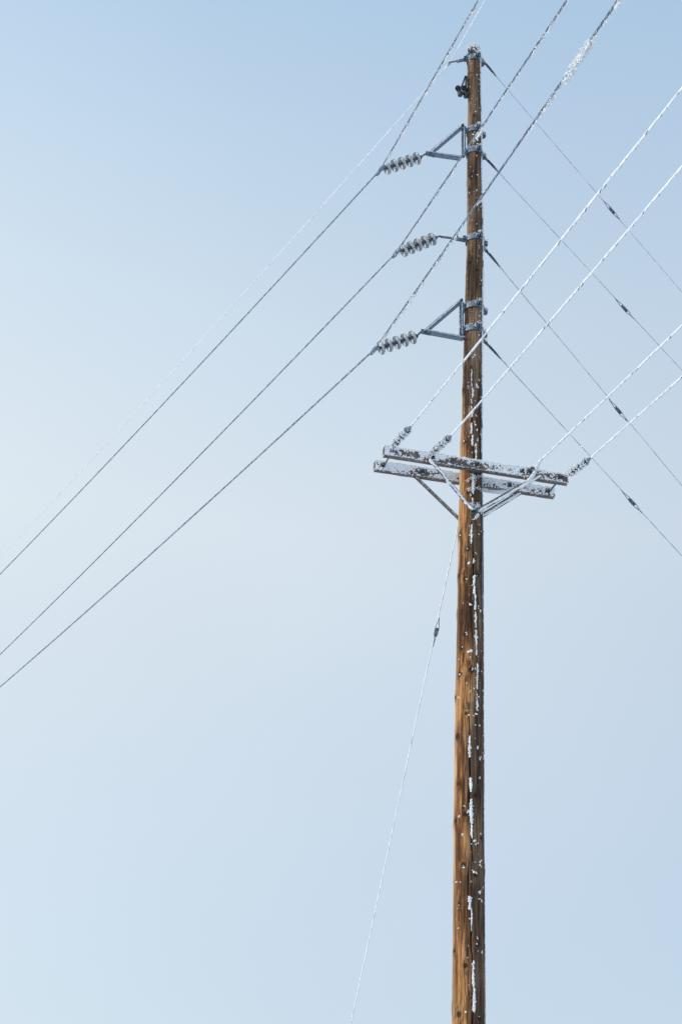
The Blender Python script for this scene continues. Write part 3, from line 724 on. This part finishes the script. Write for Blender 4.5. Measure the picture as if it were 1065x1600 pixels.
def crossarm(row, s0, s1, label):
    o = thing('crossarm', label, 'crossarm', arm_pt(row, 0), 'double crossarms')
    bm = MB().beam(arm_pt(row, s0), arm_pt(row, s1), AW, AH)
    me_o = bm.build('beam', TIMBER, o)
    f = MB(); ln = s1-s0; Zv = np.array([0, 0, 1.0])
    # windward (near) face, top and right end are crusted; the underside stays bare
    cov = (lambda u, v: -.07-.45*np.clip((v-.07)/.05, 0, 1)-.15*np.clip((.03-v)/.03, 0, 1)) if row > 0 else (lambda u, v: -.22-.4*np.clip((v-.06)/.05, 0, 1))
    frost_sheet(f, arm_pt(row, s0, AW/2, -AH/2), AX, Zv, AN, ln, AH, cov, .011, seed=row*5+9)
    frost_sheet(f, arm_pt(row, s0, AW/2, AH/2), AX, -AN, Zv, ln, AW, lambda u, v: -.35+0*u, .016, seed=row*5+20)
    frost_sheet(f, arm_pt(row, s1, AW/2, -AH/2), -AN, Zv, AX, AW, AH, lambda u, v: -.1+0*u, .012, seed=31)
    frost_sheet(f, arm_pt(row, s0, AW/2, -AH/2+.001), AX, -AN, -Zv, ln, AW, lambda u, v: .55+v*6, .006, seed=row+41)
    for k in range(int(ln*900)):
        s = random.uniform(s0, s1); e = random.choice((1, 1, 1, -1))
        if e < 0 and random.random() < .6: continue
        p = arm_pt(row, s, AW/2-.002, e*AH/2*.97); f.crystal(p, AN*.7+Zv*e*.7+rng.normal(size=3)*.5, .006+.026*random.random()**2, random.uniform(.004, .009))
    for s in (s0, s1):
        for k in range(70):
            f.crystal(arm_pt(row, s, random.uniform(-AW/2, AW/2), random.choice((-AH/2, AH/2))), AX*(1 if s > 0 else -1)*.6+rng.normal(size=3)*.5, random.uniform(.006, .014), .004)
    f.build('frost', RIME, o, True).__setitem__('label', 'frost crusted on the arm')
    # saw-cut end grain framed by frost is part of the beam; bolts through the face
    bs = [s0+.10, s0+.62, 0.0, s1-.62, s1-.10]
    for s in bs:
        p = arm_pt(row, s, AW/2, .01); b = MB(); b.bar(p-AX*.03+AN*.004, p+AX*.03+AN*.004, .006, .06); b.bolt(p+AN*.006, AN, .018, .016, .04); b.build('bolt', DARK, o)
        ff = MB(); ff.clump(p+AN*.02+np.array([0, 0, .02]), .035, 22); ff.build('frost_tuft', FROST, o, True)
    return o
arm_f = crossarm(1, S0, S1, 'near frosted wooden crossarm, the higher of the pair in the picture')
arm_r = crossarm(-1, R0_, R1_, 'far frosted wooden crossarm, seen below the near arm')
for s in (S0+.10, S1-.10):                        # arming bolts that tie the two arms together
    MB().tube([arm_pt(1, s, -AW/2), arm_pt(-1, s, AW/2)], .011, 8).build('arming_bolt', DARK, arm_f)
p = cen(ZA); MB().bar(arm_pt(1, -.07, -AW/2-.004, -.05), arm_pt(1, .07, -AW/2-.004, -.05), .012, .05).build('gain_plate', DARK, arm_f)

def brace(o, p0, p1, up, rime=1.0):
    t = unit(p1-p0); a = unit(np.cross(t, up)); b = np.cross(a, t)
    m = MB(); m.bar(p0, p1, .044, .006, up); m.bar(p0, p1, .006, .038, up, (.019, .0225))
    bo = m.build('brace', BRACE, o)
    k = MB(); k.bolt(p0+b*.004, b, .014); k.bolt(p1-t*.03+b*.004, b, .014); k.build('bolt', DARK, bo)
    f = MB(); L = np.linalg.norm(p1-p0)
    for sg in (-.014, 0, .012):
        pts = [p0+(p1-p0)*i/26+a*sg+b*(.010+.004*random.random()) for i in range(27)]
        f.tube(pts, [rime*random.uniform(.008, .019)*(.7+.5*math.sin(i*.6+sg*90)) for i in range(len(pts))], 6)
    for q in (.016, .030) if rime > .9 else ():
        pts = [p0+(p1-p0)*i/34+AN*q+b*.012*random.random() for i in range(35)]
        f.tube(pts, [random.uniform(.006, .020)*(.75+.4*math.sin(i*.5+q*300)) for i in range(35)], 6)
    for _ in range(int(L*520*rime)):
        f.crystal(p0+(p1-p0)*random.random()+a*random.uniform(-.024, .024)+b*.012+AN*random.uniform(0, .03), b*.7+AN*.6+rng.normal(size=3)*.5, random.uniform(.007, .02), random.uniform(.003, .007))
    f.build('frost', RIME, bo, True)
zbr = axis_z(812)+.03
uz = np.array([0, 0, 1.0])
pf = cen(zbr)+AN*(rad(zbr)+.03)
pr = cen(zbr)-AN*(rad(zbr)+.03)
sL = arm_s(1, 664, 722); sR = arm_s(1, 829, 757); sLr = arm_s(-1, 643, 748); sRr = arm_s(-1, 806, 771)
for row, pp, ls in ((1, pf, (sL, sR)), (-1, pr, (sLr, sRr))):
    o = arm_f if row > 0 else arm_r
    for s in ls:
        top = arm_pt(row, s, AW/2+.014 if row > 0 else -.01, -AH/2-.012 if row < 0 else -AH/2+.012)
        sgn = -1 if s < 0 else 1
        low = pp+AX*sgn*(.045 if row > 0 else .06)-np.array([0, 0, .0])
        brace(o, top, low, uz*.7+AN*.5, .35 if (row < 0 and s < 0) else 1.0)
# frosted through-bolt where the braces meet the pole
bt = MB(); bt.bar(pf-AX*.05-AN*.008, pf+AX*.05-AN*.008, .012, .09); bt.bolt(pf, AN, .022, .02, .06); bt.build('brace_bolt', DARK, arm_f)
ft = MB()
for dx, dz, r_, n_ in ((0, .03, .05, 70), (.03, .08, .035, 40), (-.05, .07, .04, 40), (.07, .02, .04, 40), (.02, -.06, .03, 30), (.10, .05, .025, 25), (-.01, -.10, .02, 16)):
    ft.clump(pf+AX*dx+np.array([0, 0, dz])+AN*.012, r_, n_, (.012, .032), (.005, .010))
ft.build('frost', FROST, arm_f, True)
ft = MB()
for k in range(16): ft.clump(arm_pt(1, random.uniform(-.1, .12), -AW/2-.01, random.uniform(-.32, -.05)), .03, 14, (.010, .028), (.004, .009))
ft.build('frost', FROST, arm_f, True)

# ------------------------------------------------------------------ dead-ended wires on the crossarm
GW = 'frosted wires dead-ended on the crossarm'; GI = 'frosted dead-end insulators on the near crossarm'
def dead_end(ix, wire0, pixs, ilabel, wlabel, jumper=None):
    s = arm_s(1, *ix); P = arm_pt(1, s, AW/2+.02, .035)
    E = on_vp(*wire0, P, DW)
    pts = span(E, DW, pixs, 60)
    t = unit(E-P); L = np.linalg.norm(E-P)
    if ilabel:
        o = thing('dead_end_insulator', ilabel, 'insulator', P, GI)
        MB().tube([P-AN*.03, P+t*.05], .014, 8).build('eye_bolt', DARK, o)
        k0, k1 = .06, L-.07
        MB().tube([P+t*.04, P+t*(L-.02)], .016, 10).build('core_rod', DARK, o)
        f = MB(); n = 6
        for i in range(n):
            c = P+t*(k0+(k1-k0)*(i+.5)/n); rr = .044 if i % 2 else .037
            MB().lathe(c, t, [(-.014, .018), (-.006, .030), (.004, rr), (.010, rr), (.012, rr*.9), (.008, .022)], 18).build('shed', DARK, o)
            a_ = unit(np.cross(t, (0, 0, 1))); b_ = np.cross(a_, t)
            for _ in range(210):
                an = random.uniform(0, 2*math.pi); e = math.cos(an)*a_+math.sin(an)*b_
                if e @ unit([.3, -.5, -.8]) > .2 and random.random() < .35: continue
                f.crystal(c+t*random.uniform(-.02, .02)+e*rr*random.uniform(.5, 1.0), e+t*.4+rng.normal(size=3)*.4, random.uniform(.012, .030), random.uniform(.006, .012))
        f.clump(E-t*.05, .026, 46, (.008, .022), (.004, .009)); f.clump(P+t*.04, .045, 60, (.01, .026), (.004, .009))
        f.build('frost', FROST, o, True)
        MB().tube([E-t*.07, E-t*.03, E+(pts[1]-E)*.12], [.020, .022, .012], 8).build('wire_clamp', STEEL, o)
    w = thing('frosted_wire', wlabel, 'power line', E, GW)
    path = pts
    if jumper is not None:
        path = jumper(E)[::-1]+pts[1:]
    fine = []
    for i in range(len(path)-1):
        k = max(1, int(np.linalg.norm(path[i+1]-path[i])/.11)) if i < 70 else 1
        fine += [path[i]+(path[i+1]-path[i])*q/k for q in range(k)]
    fine.append(path[-1]); vv = 6*np.arange(len(fine))/50
    MB().tube(fine, (.0118+.0016*vnoise(vv, 0*vv, 0*vv)+rng.uniform(-.0012, .0012, len(fine))).tolist(), 8).build('conductor', COAT, w)
    f = MB(); near = [p for p in path if np.linalg.norm((p-E)[:2]) < 14]
    wire_frost(f, near, .011, 150, (.005, .013), (.002, .005), unit([.5, -.2, -.8]), .7)
    wire_frost(f, near, .011, 60, (.004, .009), (.002, .004), unit([-.4, 0, .9]), .5)
    f.build('frost', FROST, w, True)
    return w, E, path
dead_end((611, 703), (640, 668), [(695, 597.5), (763, 517), (860, 395.5), (952, 280), (1065, 137.5)], 'frosted insulator at the left end of the near crossarm', 'white frosted wire from the left end insulator, crossing low in front of the pole')
dead_end((670, 716), (703, 682), [(780, 591), (860, 500.5), (924.5, 427), (982, 363), (1065, 266)], 'frosted insulator on the near crossarm between its left end and the pole', 'white frosted wire from the insulator just left of the pole')
dead_end((881, 752), (920, 717), [(1013, 634), (1065, 589.6)], 'frosted insulator at the right end of the near crossarm', 'white frosted wire from the right end insulator')
def jump(E):
    """the neutral runs past the arm and bends back under it to the pole"""
    c = [E]+[on_vp(x, y, arm_pt(1, 0, n, 0), AX) for x, y, n in ((837, 733, .11), (833, 741, .10), (826, 750, .08), (816, 758, .03), (804, 764, -.05), (790, 768, -.12), (773, 769, -.17), (757, 766, -.22), (742, 762, -.26))]
    out = []
    for i in range(len(c)-1):
        for k in range(4):
            u = k/4; p0, p1, p2, p3 = c[max(i-1, 0)], c[i], c[i+1], c[min(i+2, len(c)-1)]
            out.append(.5*((2*p1)+(p2-p0)*u+(2*p0-5*p1+4*p2-p3)*u*u+(3*p1-p0-3*p2+p3)*u**3))
    return out+[c[-1]]
w3, E3w, p3 = dead_end((826, 739), (842, 721), [(993, 578), (1012, 560), (1065, 507)], None, 'white frosted neutral wire bending under the right half of the near crossarm', jump)
f = MB()
jj = jump(E3w)
f.tube(jj, [random.uniform(.020, .030)*min(1, .45+i/8) for i in range(len(jj))], 8)
wire_frost(f, jj, .022, 420, (.010, .022), (.005, .010), unit([.2, -.6, .2]), 1.0)
f.build('frost', FROST, w3, True)
sc = arm_s(1, 826, 739); P = arm_pt(1, sc, AW/2, .03)
cl = thing('wire_clamp', 'dark frosted clamp holding the neutral wire on the near crossarm', 'clamp', P)
MB().tube([P-AN*.02, P+AN*.03, P+AN*.05+np.array([.02, 0, .02]), jj[4]], [.02, .02, .018, .016], 8).build('hook', DARK, cl)
MB().bar(P+AN*.005-AX*.04, P+AN*.005+AX*.03, .008, .07).build('plate', DARK, cl)
f = MB(); f.clump(P+AN*.04+np.array([0, 0, .03]), .05, 60); f.build('frost', FROST, cl, True)

# ------------------------------------------------------------------ guys
GG = 'guy wires with strain insulators'
def guy(label, start_z, d, pixs, ins, mat=GUY, r=.0055, frost=60, r0=.012, front=False):
    A = np.array(cen(start_z)); hd = unit(d)
    Q = [on_vp(x, y, A, hd) for x, y in pixs]
    s = np.array([(q-A)[:2] @ hd[:2] for q in Q]); z = np.array([q[2] for q in Q]); b, a = np.polyfit(s, z, 1)
    s0 = rad(start_z)+.03; P0 = A*[1, 1, 0]+hd*s0+np.array([0, 0, a+b*s0]); t = unit(hd+np.array([0, 0, b])); Lg = (P0[2]+.15)/-t[2]
    o = thing('guy_wire', label, 'guy wire', P0, GG)
    I = on_vp(*ins, A, hd); li = float((I-P0) @ t); side = unit(np.cross(t, hd*[0, 0, 1]+[0, 0, 1]))
    sd = unit(np.cross(t, [0, 0, 1])); nu = np.cross(sd, t)
    # shackle, thimble and wrapped grip at the pole
    MB().bar(P0-t*.06, P0+t*.05, .012, .05, nu).build('guy_plate', STEEL, o)
    g = MB(); g.tube([P0+t*.03, P0+t*.10, P0+t*.24, P0+t*.34], [.019, .015, .012, .007], 8)
    g.build('grip', DARK, o)
    MB().tube([P0+t*.10+sd*.02, P0+t*.2+sd*.017, P0+t*.3+sd*.010], [.008, .010, .006], 6).build('grip_tail', DARK, o)
    strand = MB().tube([P0+t*.3+(t*(li-.48))*i/12 for i in range(13)], r, 6).build('strand', mat, o)
    MB().tube([P0+t*(li+.10)+t*(Lg-li)*i/20 for i in range(21)], r, 6, v0=4).build('strand', mat, o)
    # porcelain strain insulator with its two loops
    MB().lathe(I-t*.06, t, [(0, .012), (.006, .020), (.04, .023), (.05, .018), (.07, .018), (.08, .023), (.114, .020), (.12, .012)], 14).build('strain_insulator', DARK, o)
    lp = MB()
    for e, n_ in ((-1, sd), (1, nu)):
        lp.tube([I+t*e*.20, I+t*e*.13+n_*.010, I+t*e*.07+n_*.024, I-t*e*.03+n_*.026], [.004, .005, .005, .004], 6)
        lp.tube([I+t*e*.20, I+t*e*.13-n_*.010, I+t*e*.07-n_*.024, I-t*e*.03-n_*.026], [.004, .005, .005, .004], 6)
    lp.build('wire_loop', STEEL, o)
    f = MB(); pts = [P0+t*(.05+i*.1) for i in range(int(min(Lg, 11)/.1))]
    wire_frost(f, pts, r, frost, (.004, .011), (.002, .004), unit([.3, -.2, .9]), .6)
    wire_frost(f, pts[:5], .012, 420, (.008, .022), (.004, .008), unit([.3, -.3, .8]), .7)
    f.clump(I, .03, 50, (.008, .02)); f.clump(P0, .05, 60, (.008, .024), (.004, .008))
    f.clump(I+t*.14, .03, 14)
    f.build('frost', FROST, o, True)
    e = P0+t*Lg; MB().tube([e-t*1.6, e+t*.2], .012, 8).build('anchor_rod', STEEL, o)
GD = -BR
guy('guy wire running down right from the very top of the pole', axis_z(100), GD, [(767, 110), (860, 220), (913, 280), (1065, 457)], (955, 329))
guy('guy wire starting beside the upper triangular bracket', axis_z(250), GD, [(780, 271), (822, 317), (923.5, 426), (1062, 576)], (974.5, 482))
guy('guy wire starting level with the middle insulator string', axis_z(384), GD, [(768, 404.5), (811, 452), (860, 513), (944.6, 615), (1065, 760)], (964.7, 641))
guy('guy wire starting beside the lower triangular bracket, lowest on the right', axis_z(533), GD, [(770, 548), (816, 599), (840, 624), (921, 712), (1064, 868.5)], (986, 784))
guy('pale guy wire dropping left behind the pole from below the crossarms', axis_z(818), hdir(14), [(712, 838), (697, 905), (681, 980), (660, 1080), (548, 1600)], (681, 988), PALE, .0085, 90)
